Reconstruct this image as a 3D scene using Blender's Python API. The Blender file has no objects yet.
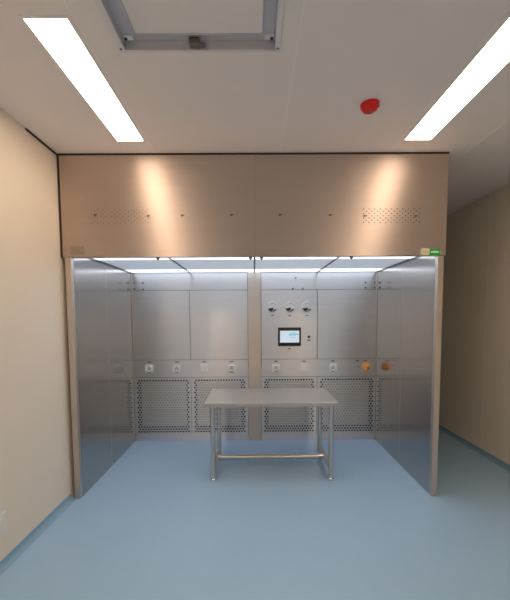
import bpy, bmesh, math, random
from mathutils import Vector, Matrix
random.seed(4)
S = bpy.context.scene
C = S.collection
PI = math.pi

# ------------------------------------------------------------------ helpers
class MB:
    """collects shapes in world coordinates, links them as one mesh object"""
    def __init__(self):
        self.bm = bmesh.new(); self.mi = 0
    def _tag(self, faces, smooth=False):
        for f in faces:
            f.material_index = self.mi; f.smooth = smooth
    def quad(self, pts, smooth=False):
        vs = [self.bm.verts.new(p) for p in pts]
        f = self.bm.faces.new(vs); self._tag([f], smooth); return f
    def box(self, x0, x1, y0, y1, z0, z1, bev=0.0, seg=2):
        r = bmesh.ops.create_cube(self.bm, size=1.0)
        vs = r['verts']
        for v in vs:
            v.co = Vector(((x0+x1)/2+v.co.x*(x1-x0), (y0+y1)/2+v.co.y*(y1-y0), (z0+z1)/2+v.co.z*(z1-z0)))
        fs = set(f for v in vs for f in v.link_faces)
        if bev > 0:
            es = list(set(e for v in vs for e in v.link_edges))
            g = bmesh.ops.bevel(self.bm, geom=es, offset=bev, segments=seg, profile=0.5, affect='EDGES')
            fs = set(g['faces']) | set(f for f in fs if f.is_valid)
        self._tag(fs)
        return self
    def ring_surface(self, prof, org, axis, up=None, n=24, smooth=True, closed=False):
        """lathe: prof = [(r, t)] about 'axis' from org"""
        a = Vector(axis).normalized()
        u = a.orthogonal().normalized() if up is None else Vector(up).normalized()
        w = a.cross(u)
        rows = []
        for r, t in prof:
            if r < 1e-6:
                rows.append([self.bm.verts.new(Vector(org)+a*t)])
            else:
                rows.append([self.bm.verts.new(Vector(org)+a*t+(u*math.cos(2*PI*k/n)+w*math.sin(2*PI*k/n))*r) for k in range(n)])
        fs = []
        for A, B in zip(rows, rows[1:]):
            for k in range(n):
                k2 = (k+1) % n
                if len(A) == 1 and len(B) == 1: continue
                if len(A) == 1: q = [A[0], B[k2], B[k]]
                elif len(B) == 1: q = [A[k], A[k2], B[0]]
                else: q = [A[k], A[k2], B[k2], B[k]]
                fs.append(self.bm.faces.new(q))
        self._tag(fs, smooth)
        return self
    def rod(self, a, b, r, n=20, cap=True):
        a = Vector(a); b = Vector(b); L = (b-a).length
        prof = [(r, 0), (r, L)]
        if cap: prof = [(0, 0), (r*.999, 0)] + prof + [(r*.999, L), (0, L)]
        return self.ring_surface(prof, a, b-a, n=n)
    def extrude_poly(self, pts, vec, smooth=False):
        vec = Vector(vec)
        A = [self.bm.verts.new(p) for p in pts]; B = [self.bm.verts.new(Vector(p)+vec) for p in pts]
        fs = [self.bm.faces.new(A), self.bm.faces.new(B[::-1])]
        n = len(A)
        for k in range(n):
            fs.append(self.bm.faces.new([A[k], B[k], B[(k+1) % n], A[(k+1) % n]]))
        self._tag(fs, smooth)
        return self
    def build(self, name, mats, parent=None, bevel=0.0, at=None):
        me = bpy.data.meshes.new(name)
        bmesh.ops.recalc_face_normals(self.bm, faces=self.bm.faces[:])
        for e in self.bm.edges:
            if len(e.link_faces) == 2 and e.calc_face_angle(0) > .6: e.smooth = False
        off = Vector((0, 0, 0))
        if parent is not None: off = wloc(parent)
        if at is not None: off = Vector(at)
        bmesh.ops.translate(self.bm, verts=self.bm.verts[:], vec=-off)
        self.bm.to_mesh(me); self.bm.free()
        if not isinstance(mats, (list, tuple)): mats = [mats]
        for m in mats: me.materials.append(m)
        o = bpy.data.objects.new(name, me); C.objects.link(o)
        if parent is not None: o.parent = parent
        elif at is not None: o.location = off
        if bevel > 0:
            b = o.modifiers.new('bevel', 'BEVEL'); b.width = bevel; b.segments = 2; b.limit_method = 'ANGLE'
            b.angle_limit = math.radians(40)
        return o

def wloc(o):
    v = Vector(o.location)
    while o.parent: o = o.parent; v = v + o.location
    return v

def thing(name, label, cat, loc, group=None):
    o = bpy.data.objects.new(name, None); C.objects.link(o)
    o.location = loc; o.empty_display_size = .1
    o['label'] = label; o['category'] = cat
    if group: o['group'] = group
    return o
def tag(o, label, cat, group=None):
    o['label'] = label; o['category'] = cat
    if group: o['group'] = group
    return o
def struct(o): o['kind'] = 'structure'; return o
def copy_tree(o, parent=None):
    c = o.copy(); C.objects.link(c); c.parent = parent
    for ch in list(o.children): copy_tree(ch, c)
    return c

# ------------------------------------------------------------------ materials
def mat(name, base=(.5, .5, .5), rough=.5, metal=0., spec=.5, emit=None, es=0., aniso=0., tan=None, var=0., vscale=3., bump=0., bscale=40., coat=0.,
        vec=(1, 1, 1)):
    m = bpy.data.materials.new(name); m.use_nodes = True
    nt = m.node_tree; N = nt.nodes; L = nt.links
    p = N['Principled BSDF']
    p.inputs['Base Color'].default_value = (*base, 1)
    p.inputs['Roughness'].default_value = rough
    p.inputs['Metallic'].default_value = metal
    p.inputs['Specular IOR Level'].default_value = spec
    p.inputs['Coat Weight'].default_value = coat
    if emit: p.inputs['Emission Color'].default_value = (*emit, 1); p.inputs['Emission Strength'].default_value = es
    geo = N.new('ShaderNodeNewGeometry')
    mp = N.new('ShaderNodeMapping'); mp.inputs['Scale'].default_value = vec
    L.new(geo.outputs['Position'], mp.inputs['Vector'])
    if aniso:
        p.inputs['Anisotropic'].default_value = aniso
        cv = N.new('ShaderNodeCombineXYZ')
        for i, k in enumerate('XYZ'): cv.inputs[k].default_value = tan[i]
        L.new(cv.outputs[0], p.inputs['Tangent'])
    if var:
        no = N.new('ShaderNodeTexNoise'); no.inputs['Scale'].default_value = vscale; no.inputs['Detail'].default_value = 4
        L.new(mp.outputs[0], no.inputs['Vector'])
        mr = N.new('ShaderNodeMapRange'); mr.inputs[3].default_value = 1-var; mr.inputs[4].default_value = 1+var
        L.new(no.outputs['Fac'], mr.inputs[0])
        mx = N.new('ShaderNodeVectorMath'); mx.operation = 'SCALE'; mx.inputs[0].default_value = base
        L.new(mr.outputs[0], mx.inputs['Scale']); L.new(mx.outputs[0], p.inputs['Base Color'])
    if bump:
        no = N.new('ShaderNodeTexNoise'); no.inputs['Scale'].default_value = bscale; no.inputs['Detail'].default_value = 2
        L.new(mp.outputs[0], no.inputs['Vector'])
        b = N.new('ShaderNodeBump'); b.inputs['Strength'].default_value = 1; b.inputs['Distance'].default_value = bump
        L.new(no.outputs['Fac'], b.inputs['Height']); L.new(b.outputs[0], p.inputs['Normal'])
    return m

UP = (0, 0, 1)
M = {}
M['steel_head'] = mat('header brushed steel', (.82, .70, .62), .62, 1, aniso=.95, tan=UP, var=.05, vscale=3, vec=(.6, .6, 6), bump=.004, bscale=1.3)
M['steel_back'] = mat('back wall brushed steel', (.70, .705, .72), .36, 1, aniso=.92, tan=UP, var=.06, vscale=3, vec=(.6, .6, 8), bump=.002, bscale=1.6)
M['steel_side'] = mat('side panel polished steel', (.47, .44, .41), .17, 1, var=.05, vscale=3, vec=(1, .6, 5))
M['steel_post'] = mat('front edge steel', (.64, .57, .51), .42, 1, aniso=.6, tan=UP, var=.04)
M['steel_table'] = mat('table brushed steel', (.59, .565, .53), .38, 1, var=.05, vscale=5, vec=(.6, 6, 1))
M['steel_tube'] = mat('tube steel', (.64, .62, .60), .28, 1, var=.04)
M['chrome'] = mat('chrome', (.85, .85, .85), .08, 1)
M['steel_dark'] = mat('dark tarnished steel', (.22, .20, .19), .4, 1)
M['vent_grey'] = mat('grey vent filter', (.50, .43, .37), .6, .3)
M['black'] = mat('black plastic', (.018, .018, .02), .4)
M['void'] = mat('dark duct interior', (.02, .02, .022), .8)
M['seal'] = mat('dark brown sealing strip', (.035, .022, .015), .6)
M['filter'] = mat('pale filter mesh', (.50, .47, .44), .6, var=.1, vscale=60)
M['wall'] = mat('beige wall panel', (.86, .785, .67), .55, var=.02, vscale=1.5, spec=.3)
M['ceil'] = mat('ceiling panel', (.90, .84, .81), .5, var=.02, vscale=1.2, spec=.3)
M['joint'] = mat('ceiling joint strip', (.93, .88, .86), .4)
M['floor'] = mat('pale blue epoxy floor', (.35, .55, .77), .30, var=.04, vscale=1.1, bump=.0006, bscale=9, spec=.5)
M['cove'] = mat('blue cove', (.24, .42, .58), .35)
M['white_al'] = mat('white coated aluminium', (.80, .78, .80), .35)
M['grey_al'] = mat('grey anodised aluminium', (.60, .60, .66), .4, .2)
M['lamp'] = mat('warm led diffuser', (.9, .88, .84), .5, emit=(1.0, .76, .56), es=14)
M['lampcool'] = mat('cool led strip', (.9, .9, .9), .5, emit=(.78, .86, 1.0), es=2.0)
M['diffuser'] = mat('white airflow screen', (.74, .75, .80), .5, emit=(.75, .86, 1.0), es=.32)
M['plate'] = mat('pale plastic plate', (.84, .84, .82), .35)
M['plate_white'] = mat('white plastic', (.9, .9, .88), .3)
M['plate_cream'] = mat('cream plastic plate', (.86, .80, .72), .4)
M['dial'] = mat('white gauge dial', (.85, .85, .87), .35)
M['screen'] = mat('lit touch screen', (.2, .25, .28), .2, emit=(.66, .78, .88), es=.7)
M['screen_teal'] = mat('teal screen readout', (.1, .3, .3), .2, emit=(.12, .50, .52), es=.7)
M['orange'] = mat('orange plastic', (.90, .42, .12), .35)
M['redc'] = mat('dark red plastic', (.45, .06, .02), .35)
M['red'] = mat('red alarm plastic', (.80, .012, .012), .3)
M['green'] = mat('green sticker', (.01, .42, .06), .4)
M['cream'] = mat('cream sticker', (.62, .60, .42), .5)
M['tagm'] = mat('brown grey tag', (.30, .235, .165), .5)
M['ink'] = mat('white sticker print', (.8, .85, .8), .5)
M['caption'] = mat('dark caption plate', (.05, .045, .04), .5)
M['rubber'] = mat('black rubber', (.03, .03, .03), .7)

# ------------------------------------------------------------------ dimensions (metres)
D = 1.389; HC = 2.869; HB = 2.047; ZB = 2.10
XL = -1.592; XR = 2.555; YB = -5.6; YF = 2.7
WI = 1.508; WO = 1.558; HW = 1.571

# ------------------------------------------------------------------ room shell
m = MB(); m.box(XL-.1, XR+.1, YB-.1, YF+.1, -.12, 0); struct(m.build('floor', M['floor']))
m = MB(); m.box(XL-.12, XL, YB, YF, 0, HC); struct(m.build('wall_left', M['wall']))
m = MB(); m.box(XR, XR+.12, YB, YF, 0, HC); struct(m.build('wall_right', M['wall']))
m = MB(); m.box(XL-.12, XR+.12, YF, YF+.12, 0, HC); struct(m.build('wall_far', M['wall']))
m = MB(); m.box(XL-.12, XR+.12, YB-.12, YB, 0, HC); struct(m.build('wall_back', M['wall']))

# openings in the ceiling: hatch and lamp troughs
HX0, HX1, HY0, HY1 = -.640, .101, -1.820, -1.075
LW, LL, LY1 = .191, 1.057, -.201
LX = (-.923, 1.224)
lamps = [(LX[0], LY1-LL, LY1), (LX[1], LY1-LL, LY1), (LX[0], LY1-LL-1.9, LY1-1.9), (LX[1], LY1-LL-1.9, LY1-1.9),
         (LX[0], LY1-LL-3.8, LY1-3.8), (LX[1], LY1-LL-3.8, LY1-3.8)]  # rearmost pair is added out of view to raise the indirect light
holes = [(HX0, HX1, HY0, HY1)] + [(x-LW/2, x+LW/2, a, b) for x, a, b in lamps]
xs = sorted(set([XL-.1, XR+.1] + [h[i] for h in holes for i in (0, 1)]))
ys = sorted(set([YB-.1, YF+.1] + [h[i] for h in holes for i in (2, 3)]))
m = MB()
for i in range(len(xs)-1):
    for j in range(len(ys)-1):
        cx, cy = (xs[i]+xs[i+1])/2, (ys[j]+ys[j+1])/2
        if any(h[0] < cx < h[1] and h[2] < cy < h[3] for h in holes): continue
        m.quad([(xs[i], ys[j], HC), (xs[i+1], ys[j], HC), (xs[i+1], ys[j+1], HC), (xs[i], ys[j+1], HC)])
m.box(XL-.1, XR+.1, YB-.1, YF+.1, HC+.16, HC+.2)
struct(m.build('ceiling', M['ceil']))
# joint strips between ceiling panels
for k, (x, y0, y1) in enumerate([(.208, YB, -.004), (-.795, YB, -.004), (1.092, YB, -.004), (1.72, YB, YF)]):
    m = MB(); m.box(x-.004, x+.004, y0, y1, HC-.0015, HC)
    struct(m.build('trim_%d' % (k+1), M['joint']))
# dark sealing strip where wall meets ceiling beside the booth
m = MB(); m.box(XL, XL+.012, -.377, -.004, HC-.012, HC-.0005); struct(m.build('trim_5', M['seal'], bevel=.002))
# wall panel joint on the right wall
m = MB(); m.box(XR-.0015, XR, .93, .938, .05, HC); struct(m.build('trim_6', M['joint']))
# coved skirting
def cove(x, sx, y0, y1, name):
    m = MB(); r = .036; n = 8
    pts = [(x, r+.012), (x+sx*.004, r+.012)]
    for k in range(n+1):
        a = PI/2*k/n
        pts.append((x+sx*(.004+r-r*math.cos(a)), .0015+r-r*math.sin(a)))
    pts += [(x+sx*(r+.006), .0), (x, .0)]
    m.extrude_poly([(px, y0, pz) for px, pz in pts], (0, y1-y0, 0))
    struct(m.build(name, M['cove']))
cove(XL, 1, YB, -.0, 'baseboard_left')
cove(XR, -1, YB, YF, 'baseboard_right')

# ------------------------------------------------------------------ the booth
booth = thing('dispensing_booth', 'large brushed stainless steel walk-in booth standing on the pale blue floor', 'booth', (0, .9, 0))

def perf_plate(m, x0, x1, z0, z1, y, th, px, pz, r, nx, nz, seg=8, margin=None):
    """front face with real through holes, staggered; (nx x nz cells centred), plus rim quads and sides"""
    gx0 = (x0+x1)/2-nx*px/2; gx1 = gx0+nx*px
    gz0 = (z0+z1)/2-nz*pz/2; gz1 = gz0+nz*pz
    if margin: gx0, gx1, gz0, gz1 = margin
    if margin: px = (gx1-gx0)/nx; pz = (gz1-gz0)/nz
    def q(a, b, c, d): m.quad([(a, y, c), (b, y, c), (b, y, d), (a, y, d)])
    q(x0, x1, z0, gz0); q(x0, x1, gz1, z1); q(x0, gx0, gz0, gz1); q(gx1, x1, gz0, gz1)
    def cell(a, b, c, d):
        cx, cz = (a+b)/2, (c+d)/2
        per = []; hol = []
        corners = [(b, d), (a, d), (a, c), (b, c)]
        for k in range(seg):
            an = 2*PI*k/seg
            ca, sa = math.cos(an), math.sin(an)
            hol.append((cx+r*ca, cz+r*sa))
            t = min((b-a)/2/abs(ca) if abs(ca) > 1e-6 else 9, (d-c)/2/abs(sa) if abs(sa) > 1e-6 else 9)
            per.append((cx+t*ca, cz+t*sa))
        # insert the true rectangle corners as fans
        H = [m.bm.verts.new((u, y, v)) for u, v in hol]
        HB_ = [m.bm.verts.new((u, y+th, v)) for u, v in hol]
        P = [m.bm.verts.new((u, y, v)) for u, v in per]
        fs = []
        for k in range(seg):
            k2 = (k+1) % seg
            p1, p2 = per[k], per[k2]
            cor = None
            for co in corners:
                e1 = abs(p1[0]-co[0]) < 1e-7 or abs(p1[1]-co[1]) < 1e-7
                e2 = abs(p2[0]-co[0]) < 1e-7 or abs(p2[1]-co[1]) < 1e-7
                on1x = abs(p1[0]-co[0]) < 1e-7; on1y = abs(p1[1]-co[1]) < 1e-7
                on2x = abs(p2[0]-co[0]) < 1e-7; on2y = abs(p2[1]-co[1]) < 1e-7
                if (on1x and on2y and not on1y and not on2x) or (on1y and on2x and not on1x and not on2y):
                    cor = co
            if cor:
                cv = m.bm.verts.new((cor[0], y, cor[1]))
                fs.append(m.bm.faces.new([H[k], P[k], cv, P[k2], H[k2]]))
            else:
                fs.append(m.bm.faces.new([H[k], P[k], P[k2], H[k2]]))
            fs.append(m.bm.faces.new([H[k], H[k2], HB_[k2], HB_[k]]))
        m._tag(fs)
    for j in range(nz):
        c, d = gz0+j*pz, gz0+(j+1)*pz
        if j % 2 == 0:
            for i in range(nx): cell(gx0+i*px, gx0+(i+1)*px, c, d)
        else:
            q(gx0, gx0+px/2, c, d); q(gx1-px/2, gx1, c, d)
            for i in range(nx-1): cell(gx0+(i+.5)*px, gx0+(i+1.5)*px, c, d)
    # sides
    for a, b in (((x0, z0), (x1, z0)), ((x1, z0), (x1, z1)), ((x1, z1), (x0, z1)), ((x0, z1), (x0, z0))):
        m.quad([(a[0], y, a[1]), (b[0], y, b[1]), (b[0], y+th, b[1]), (a[0], y+th, a[1])])

def P(name, m, mt, parent=None, bevel=0., label=None):
    o = m.build(name, mt, parent or booth, bevel)
    if label: o['label'] = label
    return o

# header, two sheets with return edges
HT = HC-.014
for k, (x0, x1, mg) in enumerate([(-HW, .0015, (-1.345, -.842, 2.315, 2.436)), (.0065, HW, (.866, 1.369, 2.307, 2.432))]):
    m = MB(); perf_plate(m, x0, x1, HB, HT, 0, .003, 0, 0, .0052, 11, 7, seg=8, margin=mg)
    m.box(x0, x0+.002, .003, .05, HB, HT); m.box(x1-.002, x1, .003, .05, HB, HT)
    m.box(x0, x1, .003, .05, HB, HB+.002)
    hd = P('header_panel', m, M['steel_head'], label=('left' if k == 0 else 'right')+' brushed steel header panel')
    # filter chamber behind the small vents
    m = MB(); m.box(mg[0]-.02, mg[1]+.02, .006 if k == 0 else .03, .008 if k == 0 else .034, mg[2]-.02, mg[3]+.02)
    P('vent_backing', m, M['vent_grey'] if k == 0 else M['void'], hd)
m = MB(); m.box(.0022, .0058, .002, .02, HB, HT); P('seam_strip', m, M['steel_post'])
m = MB(); m.box(XL+.001, HW+.004, -.004, .03, HT+.001, HC-.001); P('header_seal', m, M['seal'])
m = MB(); m.box(XL+.002, -HW-.001, .002, .03, HB, HT); P('wall_seal', m, M['seal'])
for x, z in [(-1.297, 2.386), (-.867, 2.376), (-.591, 2.379), (-.188, 2.381), (.207, 2.379), (.615, 2.377), (.896, 2.368), (1.313, 2.365)]:
    m = MB(); m.ring_surface([(0, -.014), (.004, -.013), (.006, -.010), (.006, -.008), (.004, -.007), (.004, -.003), (.009, -.002), (.009, 0)], (x, 0, z), (0, 1, 0), n=16)
    m.box(x-.003, x+.020, -.012, -.006, z-.003, z+.003, .0015)
    P('header_bolt', m, M['steel_dark'])
for x in (-.80, -.035, .055, .80):
    m = MB(); m.box(x-.014, x+.014, .01, .03, HB-.016, HB-.001, .004); m.ring_surface([(0, -.026), (.006, -.024), (.008, -.018), (.008, -.0155)], (x, .02, HB), (0, 0, 1), n=12)
    P('header_clip', m, M['steel_dark'])

# side walls: skin + folded front post
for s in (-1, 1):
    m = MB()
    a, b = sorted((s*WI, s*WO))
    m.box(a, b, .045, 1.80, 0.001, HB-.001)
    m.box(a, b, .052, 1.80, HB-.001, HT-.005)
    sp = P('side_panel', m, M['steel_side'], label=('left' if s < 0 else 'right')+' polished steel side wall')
    m = MB(); m.box(a, b, 0.001, .044, 0.001, HB-.001, .003); P('front_post', m, M['steel_post'])
    # slim vertical joint on the inner face
    xj = s*(WI-.0006)
    m = MB(); a2, b2 = sorted((xj, s*WI)); m.box(a2, b2, .664, .668, .002, ZB-.01); P('joint_line', m, M['steel_tube'])
    # corner trim with the back wall
    a3, b3 = sorted((s*(WI-.010), s*(WI-.0005)))
    m = MB(); m.box(a3, b3, D-.006, D-.0002, .002, ZB-.004, .002); P('corner_trim', m, M['steel_tube'])
# shell behind and above
m = MB(); m.box(-WI+.001, WI-.001, 1.76, 1.80, .001, ZB); P('rear_panel', m, M['steel_back'])
m = MB(); m.box(-WI+.001, WI-.001, .06, 1.80, ZB+.04, HT-.006); P('plenum_box', m, M['steel_back'])

# inner ceiling: frame bars, screens, cool light strips
seams = [-.785, 0.0, .775]
edges = [-WI+.012] + seams + [WI-.012]
for i in range(4):
    a, b = edges[i]+.008, edges[i+1]-.008
    m = MB(); m.box(a, b, .462, 1.168, ZB+.002, ZB+.012); P('airflow_screen', m, M['diffuser'])
    for yy0, yy1 in ((.060, .460), (1.170, D-.012)):
        m = MB(); m.box(a, b, yy0, yy1, ZB-.001, ZB+.012, .002); P('light_strip', m, M['lampcool'])
for x in seams:
    m = MB(); m.box(x-.008, x+.008, .052, D-.002, ZB-.010, ZB+.02, .002); P('ceiling_bar', m, M['steel_dark'])
for s in (-1, 1):
    a, b = sorted((s*(WI-.011), s*(WI-.0005)))
    m = MB(); m.box(a, b, .052, D-.002, ZB-.012, ZB+.02, .002); P('ceiling_bar', m, M['steel_dark'])
m = MB(); m.box(-WI+.012, WI-.012, D-.011, D-.001, ZB-.006, ZB+.02, .002); P('ceiling_bar', m, M['steel_dark'])
m = MB(); m.box(-WI+.001, WI-.001, .052, D-.0, ZB+.022, ZB+.030); P('ceiling_tray', m, M['steel_back'])

# back wall
Z1, Z2, Z3, Z4 = .080, .805, 1.025, 1.882
PL, PR = -.083, .080
cols = [(-WI+.001, -.798), (-.798, PL), (PR, .775), (.775, WI-.001)]
g = .0022
# dark carcass behind the sheet joints
m = MB(); m.box(-WI+.002, WI-.002, D+.024, D+.03, Z3-.1, ZB); P('carcass', m, M['void'])
for a, b in ((-WI+.001, PL), (PR, WI-.001)):
    m = MB(); m.box(a+g, b-g, D, D+.02, Z4+g, ZB-.002, .0015); P('top_panel', m, M['steel_back'])
    m = MB(); m.box(a+g, b-g, D, D+.02, Z2+g, Z3-g, .0015); P('service_panel', m, M['steel_back'])
for i, (a, b) in enumerate(cols):
    m = MB(); m.box(a+g, b-g, D, D+.02, Z3+g, Z4-g, .0015)
    P('instrument_panel' if i == 2 else 'wall_panel', m, M['steel_back'])
m = MB(); m.box(PL+g, PR-g, D-.012, D+.02, .001, ZB-.002, .002)
m.box(-.008, -.004, D-.0135, D-.012, .9, ZB-.01); m.box(.034, .037, D-.0135, D-.012, .9, ZB-.01)
P('pillar', m, M['steel_post'])
for a, b in ((-WI+.001, PL-.001), (PR+.001, WI-.001)):
    m = MB(); m.box(a, b, D-.0, D+.02, .001, Z1-.002, .0015); P('base_panel', m, M['steel_back'])
# perforated return-air grilles
gr = [(-1.480, -.817), (-.767, -.116), (.108, .743), (.808, 1.488)]
for i, (a, b) in enumerate(cols):
    x0, x1 = a+g, b-g
    m = MB(); ga, gb = gr[i]
    perf_plate(m, x0, x1, Z1, Z2-g, D, .003, 0, 0, .0122, 19, 22, seg=8, margin=(ga, gb, Z1+.022, Z2-.022))
    o = P('grille', m, M['steel_back'], label='perforated steel return air grille')
    mm = MB(); mm.box(ga+(.062 if i in (0, 2) else .042), gb-(.042 if i in (0, 2) else .062), D+.008, D+.014, Z1+.022+.085, Z2-.022-.036); P('filter', mm, M['filter'], o)
    mm = MB(); mm.box(x0, x1, D+.05, D+.06, Z1, Z2)
    mm.box(x0, x0+.003, D+.004, D+.05, Z1, Z2-g); mm.box(x1-.003, x1, D+.004, D+.05, Z1, Z2-g); P('duct_lining', mm, M['void'], o)
# small bolts on the top strip
for x, z in [(-1.47, 1.975), (-1.365, 1.975), (-1.47, 1.90), (-1.365, 1.90), (1.362, 1.965), (1.475, 1.965), (1.362, 1.903), (1.475, 1.903), (.505, 2.025), (.470, 1.895), (.592, 1.895)]:
    m = MB(); m.ring_surface([(0, -.010), (.008, -.008), (.0115, -.002), (.0115, 0)], (x, D, z), (0, 1, 0), n=12)
    P('bolt', m, M['steel_dark'])

def disc(m, cx, cz, r, y, n=32, a0=0, a1=2*PI, r0=0):
    pts = [(cx+r*math.cos(a0+(a1-a0)*k/n), y, cz+r*math.sin(a0+(a1-a0)*k/n)) for k in range(n+(0 if abs(a1-a0-2*PI) < 1e-6 else 1))]
    if abs(a1-a0-2*PI) > 1e-6:
        if r0 > 0: pts += [(cx+r0*math.cos(a1-(a1-a0)*k/n), y, cz+r0*math.sin(a1-(a1-a0)*k/n)) for k in range(n+1)]
    m.quad(pts)
# pressure gauges
for gx in (.220, .435, .644):
    gz = 1.668; R = .068
    m = MB()
    m.ring_surface([(R, 0), (R, -.012), (R-.003, -.018), (R-.009, -.020), (R-.011, -.014)], (gx, D, gz), (0, 1, 0), n=36)
    gg = P('pressure_gauge', m, M['plate_white'], label='round white-rimmed pressure gauge')
    m = MB(); disc(m, gx, gz, R-.010, D-.012); 
    P('dial', m, M['dial'], gg)
    m = MB()
    # lower dark magnet window with pale bars, scale ticks, needle
    disc(m, gx, gz, R-.011, D-.0132, n=18, a0=math.radians(192), a1=math.radians(338))
    m.extrude_poly([(gx-.040, D-.0135, gz-.014), (gx+.012, D-.0135, gz-.002), (gx+.014, D-.0135, gz-.012), (gx-.034, D-.0135, gz-.028)], (0, .0008, 0))
    for k in range(9):
        a = math.radians(25+130*k/8)
        c, s_ = math.cos(a), math.sin(a)
        p0 = Vector((gx+c*.046, D-.0130, gz+s_*.046)); p1 = Vector((gx+c*.054, D-.0130, gz+s_*.054)); w = Vector((-s_, 0, c))*.0012
        m.quad([p0-w, p1-w, p1+w, p0+w])
    P('dial_markings', m, M['black'], gg)
    m = MB(); m.extrude_poly([(gx+.004, D-.015, gz-.030), (gx+.046, D-.015, gz-.020), (gx+.048, D-.015, gz-.008), (gx+.018, D-.015, gz-.012)], (0, .001, 0))
    m.box(gx-.012, gx+.030, D-.0150, D-.0140, gz-.046, gz-.041)
    P('dial_window', m, M['dial'], gg)
    m = MB(); m.box(gx-.016, gx+.016, D-.002, D-.0002, gz-.108, gz-.097, .0008); P('caption_plate', m, M['caption'])

# touch screen
m = MB(); m.box(.287, .572, D-.016, D-.0003, 1.190, 1.420, .006); ts = P('touch_screen', m, M['black'], label='black framed touch screen')
m = MB(); m.box(.312, .548, D-.0175, D-.0155, 1.234, 1.380); P('display', m, M['screen'], ts, label='lit pale blue display')
m = MB()
for i, (a, b, c, d) in enumerate([(.420, .468, 1.322, 1.344), (.476, .508, 1.322, 1.344), (.514, .540, 1.326, 1.342), (.452, .520, 1.352, 1.358), (.440, .505, 1.296, 1.302)]):
    m.box(a, b, D-.0182, D-.0176, c, d)
P('readout', m, M['screen_teal'], ts)
m = MB(); m.box(.412, .444, D-.002, D-.0002, 1.152, 1.164, .0008); P('caption_plate', m, M['caption'])
m = MB(); m.ring_surface([(0, -.020), (.010, -.019), (.012, -.012), (.012, -.006), (.017, -.005), (.017, 0)], (.671, D, 1.303), (0, 1, 0), n=20); P('push_button', m, M['black'])
m = MB(); m.box(.650, .692, D-.002, D-.0002, 1.254, 1.266, .0008); P('caption_plate', m, M['caption'])

# sockets with clear flip covers, and rocker switches
def outlet(x, z):
    m = MB(); m.box(x-.050, x+.050, D-.010, D-.0003, z-.052, z+.052, .005)
    o = P('power_socket', m, M['plate'], label='pale square power socket')
    m = MB(); m.ring_surface([(.039, -.010), (.039, -.026), (.034, -.030), (.029, -.024), (.029, -.012), (0, -.012)], (x, D, z+.004), (0, 1, 0), n=28)
    P('socket_cover', m, M['plate_white'], o)
    for dx, dz, w, h in ((-.012, -.006, .004, .012), (.012, -.006, .004, .012), (0, .014, .004, .010)):
        m = MB(); m.box(x+dx-w, x+dx+w, D-.0140, D-.0122, z+dz-h, z+dz+h); P('slot', m, M['steel_dark'], o)
    m = MB(); m.box(x-.018, x+.018, D-.016, D-.0102, z-.051, z-.043, .002); P('cover_latch', m, M['steel_dark'], o)
    for s_ in (-1, 1):
        m = MB(); m.box(x+s_*.043-.007, x+s_*.043+.007, D-.024, D-.0102, z-.030, z+.030, .003); P('cover_hinge', m, M['plate_white'], o)
def switch(x, z):
    m = MB(); m.box(x-.049, x+.049, D-.012, D-.0003, z-.050, z+.050, .005)
    o = P('light_switch', m, M['plate_white'], label='white square rocker switch')
    m = MB(); m.box(x-.030, x+.030, D-.017, D-.0122, z-.034, z+.034, .003); P('rocker', m, M['plate'], o)
for x in (-1.311, -.970, -.286, .261, .972): outlet(x, .918)
for x in (-.628, .610): switch(x, .926)
for x in (-1.311, -.970, -.628, -.286, .261, .610, .972, 1.276, 1.372):
    m = MB(); m.box(x-.020, x+.020, D-.002, D-.0002, .994, 1.006, .0008); P('caption_plate', m, M['caption'])
m = MB(); m.ring_surface([(.055, 0), (.055, -.010), (.050, -.014), (.026, -.014), (.024, -.03), (0, -.03)], (1.385, D, .926), (0, 1, 0), n=28); eb = P('emergency_button', m, M['orange'], label='round orange emergency button')
m = MB(); m.ring_surface([(.020, -.030), (.034, -.034), (.038, -.042), (.034, -.052), (.018, -.057), (0, -.058)], (1.385, D, .926), (0, 1, 0), n=28); P('button_cap', m, M['orange'], eb)
m = MB(); m.box(1.380, 1.400, D-.0605, D-.0565, .908, .930, .001); P('cap_mark', m, M['redc'], eb)
m = MB(); m.ring_surface([(0, -.006), (.012, -.005), (.014, 0)], (1.285, D, .926), (0, 1, 0), n=16); P('pilot_lamp', m, M['cove'])

# stickers on the header
m = MB(); m.box(1.437, 1.523, -.0016, -.0003, 2.045+.003, 2.100); st = P('sticker', m, M['green'], label='green sticker with white print')
m = MB()
for a, b in ((1.450, 1.461), (1.464, 1.474), (1.477, 1.490), (1.493, 1.508)):
    m.box(a, b, -.0022, -.0017, 2.069, 2.081)
P('sticker_print', m, M['ink'], st)
m = MB(); m.box(1.365, 1.434, -.0016, -.0003, 2.050, 2.104); st = P('sticker', m, M['cream'], label='cream sticker')
m = MB()
for a, b in ((1.378, 1.392), (1.396, 1.406), (1.410, 1.422)): m.box(a, b, -.0022, -.0017, 2.074, 2.080)
P('sticker_print', m, M['tagm'], st)
m = MB(); m.box(-1.502, -1.402, -.0030, -.0003, 2.072, 2.136, .001); P('name_plate', m, M['tagm'], label='small brown-grey plate')

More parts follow.
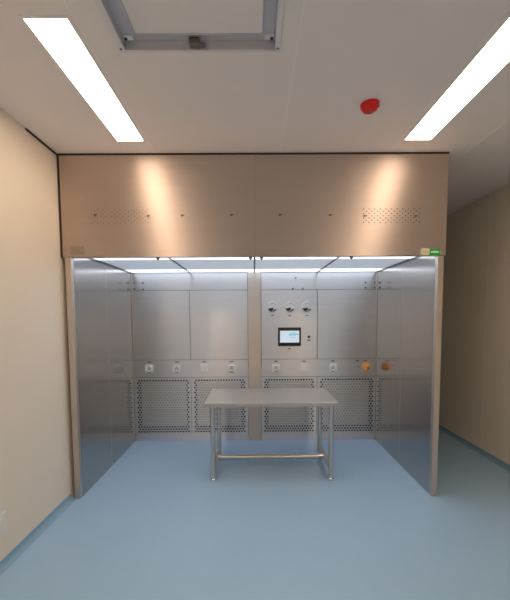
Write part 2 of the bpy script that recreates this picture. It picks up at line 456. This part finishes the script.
# ------------------------------------------------------------------ the table
TX0, TX1, TY0, TY1, TH = -.4725, .7725, .267, .933, .757
tb = thing('steel_table', 'stainless steel work table with tube legs in front of the booth back wall', 'table', ((TX0+TX1)/2, (TY0+TY1)/2, 0))
m = MB()
m.box(TX0, TX1, TY0, TY1, TH-.004, TH, .0015)
for a in ((TX0, TX1, TY0, TY0+.003), (TX0, TX1, TY1-.003, TY1), (TX0, TX0+.003, TY0, TY1), (TX1-.003, TX1, TY0, TY1)):
    m.box(*a, TH-.036, TH-.003)
m.box(TX0+.004, TX1-.004, TY0+.004, TY0+.020, TH-.036, TH-.034); m.box(TX0+.004, TX1-.004, TY1-.02, TY1-.004, TH-.036, TH-.034)
m.build('tabletop', M['steel_table'], tb, .0015)
lx = (-.4045, .7125); ly = (.317, .883)
for x in lx:
    for y in ly:
        m = MB(); m.rod((x, y, .035), (x, y, TH-.005), .0235); m.ring_surface([(.0235, .035), (.025, .037), (.025, .060), (.0235, .062)], (x, y, 0), (0, 0, 1), n=20)
        lg = m.build('leg', M['steel_tube'], tb)
        m = MB(); m.ring_surface([(0, .001), (.020, .001), (.026, .005), (.026, .014), (.020, .022), (.009, .027), (.008, .0345), (0, .0345)], (x, y, 0), (0, 0, 1), n=20)
        m.build('foot', M['chrome'], lg)
RZ = .112
for x in lx:
    m = MB(); m.rod((x, ly[0]+.022, RZ), (x, ly[1]-.022, RZ), .022); m.build('side_rail', M['steel_tube'], tb)
    m = MB(); m.box(x-.015, x+.015, ly[0], ly[1], TH-.03, TH-.006); m.build('apron_rail', M['steel_tube'], tb)
m = MB(); m.rod((lx[0]+.020, .60, RZ), (lx[1]-.020, .60, RZ), .026); m.build('long_rail', M['steel_tube'], tb)
for y in ly:
    m = MB(); m.box(lx[0]+.02, lx[1]-.02, y-.012, y+.012, TH-.03, TH-.006); m.build('apron_rail', M['steel_tube'], tb)

# ------------------------------------------------------------------ ceiling lamps
LLAB = ['long warm white LED ceiling panel left of the ceiling hatch', 'long warm white LED ceiling panel to the right of the red alarm',
        'second LED ceiling panel of the left row, behind the camera', 'second LED ceiling panel of the right row, behind the camera',
        'unseen LED panel added to the left row by the rear wall for extra light', 'unseen LED panel added to the right row by the rear wall for extra light']
x, a, b = lamps[0]
proto = thing('ceiling_light', LLAB[0], 'ceiling light', (x, (a+b)/2, HC), 'long LED ceiling panels')
m = MB()
for q in ((x-LW/2-.014, x-LW/2, a-.014, b+.014), (x+LW/2, x+LW/2+.014, a-.014, b+.014), (x-LW/2, x+LW/2, a-.014, a), (x-LW/2, x+LW/2, b, b+.014)):
    m.box(*q, HC-.003, HC-.0002)
m.build('frame', M['joint'], proto)
m = MB(); m.box(x-LW/2+.0005, x+LW/2-.0005, a+.0005, b-.0005, HC-.0015, HC+.01); m.build('diffuser', M['lamp'], proto)
for k in range(1, 6):
    c = copy_tree(proto); x, a, b = lamps[k]
    c.location = (x, (a+b)/2, HC); c['label'] = LLAB[k]

# ------------------------------------------------------------------ ceiling hatch
ht = thing('ceiling_hatch', 'square recessed ceiling access hatch with white rim and grey inner frame', 'hatch', ((HX0+HX1)/2, (HY0+HY1)/2, HC))
def ring(m, o, i, z0, z1):
    m.box(o[0], i[0], o[2], o[3], z0, z1); m.box(i[1], o[1], o[2], o[3], z0, z1)
    m.box(i[0], i[1], o[2], i[2], z0, z1); m.box(i[0], i[1], i[3], o[3], z0, z1)
O_ = (HX0-.028, HX1+.024, HY0-.026, HY1+.012)
I_ = (HX0+.002, HX1-.002, HY0+.002, HY1-.002)
m = MB(); ring(m, O_, I_, HC-.006, HC-.0004)
m.build('rim', M['white_al'], ht, .0015)
m = MB(); ring(m, (HX0, HX1, HY0, HY1), I_, HC, HC+.045); m.build('well', M['grey_al'], ht)
J_ = (HX0+.068, HX1-.064, HY0+.066, HY1-.048)
m = MB(); ring(m, I_, J_, HC+.040, HC+.046); ring(m, (J_[0]-.004, J_[1]+.004, J_[2]-.004, J_[3]+.004), (J_[0]-.001, J_[1]+.001, J_[2]-.001, J_[3]+.001), HC+.034, HC+.040)
m.build('inner_frame', M['grey_al'], ht, .001)
m = MB(); m.box(J_[0], J_[1], J_[2], J_[3], HC+.041, HC+.048); m.build('hatch_door', M['ceil'], ht)
xc = -.28
m = MB(); m.box(xc-.038, xc+.012, HY1-.034, HY1-.004, HC+.004, HC+.034, .003); m.box(xc-.008, xc+.014, HY1-.038, HY1-.010, HC-.004, HC+.010, .003); m.box(xc+.012, xc+.040, HY1-.026, HY1-.006, HC+.004, HC+.016, .002)
m.build('latch', M['steel_dark'], ht)
for x, y, s in ((I_[0], I_[3], 1), (I_[1], I_[3], -1), (I_[0], I_[2], 1), (I_[1], I_[2], -1)):
    sy = -1 if y == I_[3] else 1
    m = MB(); xx = sorted((x+s*.004, x+s*.050)); yy = sorted((y+sy*.020, y+sy*.046))
    m.box(xx[0], xx[1], yy[0], yy[1], HC+.026, HC+.0398, .003); br = m.build('corner_bracket', M['white_al'], ht)
    m = MB(); xm = x+s*.016; ym = (yy[0]+yy[1])/2
    m.ring_surface([(0, 0), (.007, 0), (.007, .004)], (xm, ym, HC+.0225), (0, 0, 1), n=12); m.build('bracket_screw', M['black'], br)
for x in (O_[0]+.014, O_[1]-.012):
    for y in (O_[2]+.012, O_[3]-.026):
        m = MB(); m.ring_surface([(0, -.0085), (.005, -.0080), (.006, -.0062)], (x, y, HC), (0, 0, 1), n=12); m.build('rim_screw', M['steel_dark'], ht)

# ------------------------------------------------------------------ red alarm on the ceiling
al = thing('fire_alarm', 'small round red fire alarm on the ceiling above the booth header', 'alarm', (.719, -.634, HC))
cx, cy = .719, -.634
m = MB(); m.ring_surface([(0, 0), (.056, -.0005), (.058, -.004), (.056, -.018), (.050, -.022)], (cx, cy, HC), (0, 0, 1), n=32); m.build('base', M['red'], al)
m = MB(); m.ring_surface([(.050, -.020), (.050, -.026), (.044, -.038), (.030, -.046), (.014, -.049), (0, -.049)], (cx, cy, HC), (0, 0, 1), n=32); m.build('dome', M['red'], al)
for k in range(3):
    m = MB(); m.box(cx-.018, cx+.018, cy-.020+k*.016, cy-.014+k*.016, HC-.0510, HC-.0470, .001); m.build('sounder_slot', M['redc'], al)
m = MB(); m.box(cx+.034, cx+.046, cy-.042, cy-.028, HC-.038, HC-.026, .002); m.build('indicator', M['redc'], al)

# ------------------------------------------------------------------ wall socket low on the left wall
ws = thing('wall_socket', 'small pale socket plate low on the beige left wall at the photo edge', 'socket', (XL, -.84, .231))
m = MB(); m.box(XL+.0005, XL+.012, -.930, -.764, .232, .345, .004); m.build('plate', M['plate'], ws)
for a, b in ((-.912, -.872), (-.845, -.790)):
    m = MB(); m.box(XL+.0122, XL+.016, a, b, .262, .315, .002); m.build('outlet_face', M['plate_cream'], ws)

# ------------------------------------------------------------------ world (interior: only a trace of ambient light)
w = bpy.data.worlds.new('world'); S.world = w; w.use_nodes = True
w.node_tree.nodes['Background'].inputs[0].default_value = (.5, .5, .5, 1)
w.node_tree.nodes['Background'].inputs[1].default_value = .02

# ------------------------------------------------------------------ camera
cx, dd, pitch, yaw, roll, ppy, f, h = -.014, 2.872, .067, .004, .006, 340.24, 345.0, 1.55
cam = bpy.data.cameras.new('camera'); co = bpy.data.objects.new('camera', cam); C.objects.link(co)
R0 = Vector((math.cos(yaw), -math.sin(yaw), 0)); F0 = Vector((math.sin(yaw), math.cos(yaw), 0)); Zv = Vector((0, 0, 1))
F = F0*math.cos(pitch)-Zv*math.sin(pitch); U = Zv*math.cos(pitch)+F0*math.sin(pitch)
Rr = R0*math.cos(roll)-U*math.sin(roll); Ur = R0*math.sin(roll)+U*math.cos(roll)
mtx = Matrix((Rr, Ur, -F)).transposed().to_4x4(); mtx.translation = Vector((cx, -dd, h))
co.matrix_world = mtx
cam.sensor_fit = 'VERTICAL'; cam.sensor_height = 24; cam.lens = f/600*24
cam.shift_y = (ppy-300)/600; cam.clip_start = .02
S.camera = co
S.view_settings.view_transform = 'Standard'; S.view_settings.look = 'None'; S.view_settings.gamma = 1
S.view_settings.use_curve_mapping = False
S.view_settings.exposure = 0.12
S.cycles.max_bounces = 12; S.cycles.diffuse_bounces = 6; S.cycles.glossy_bounces = 8
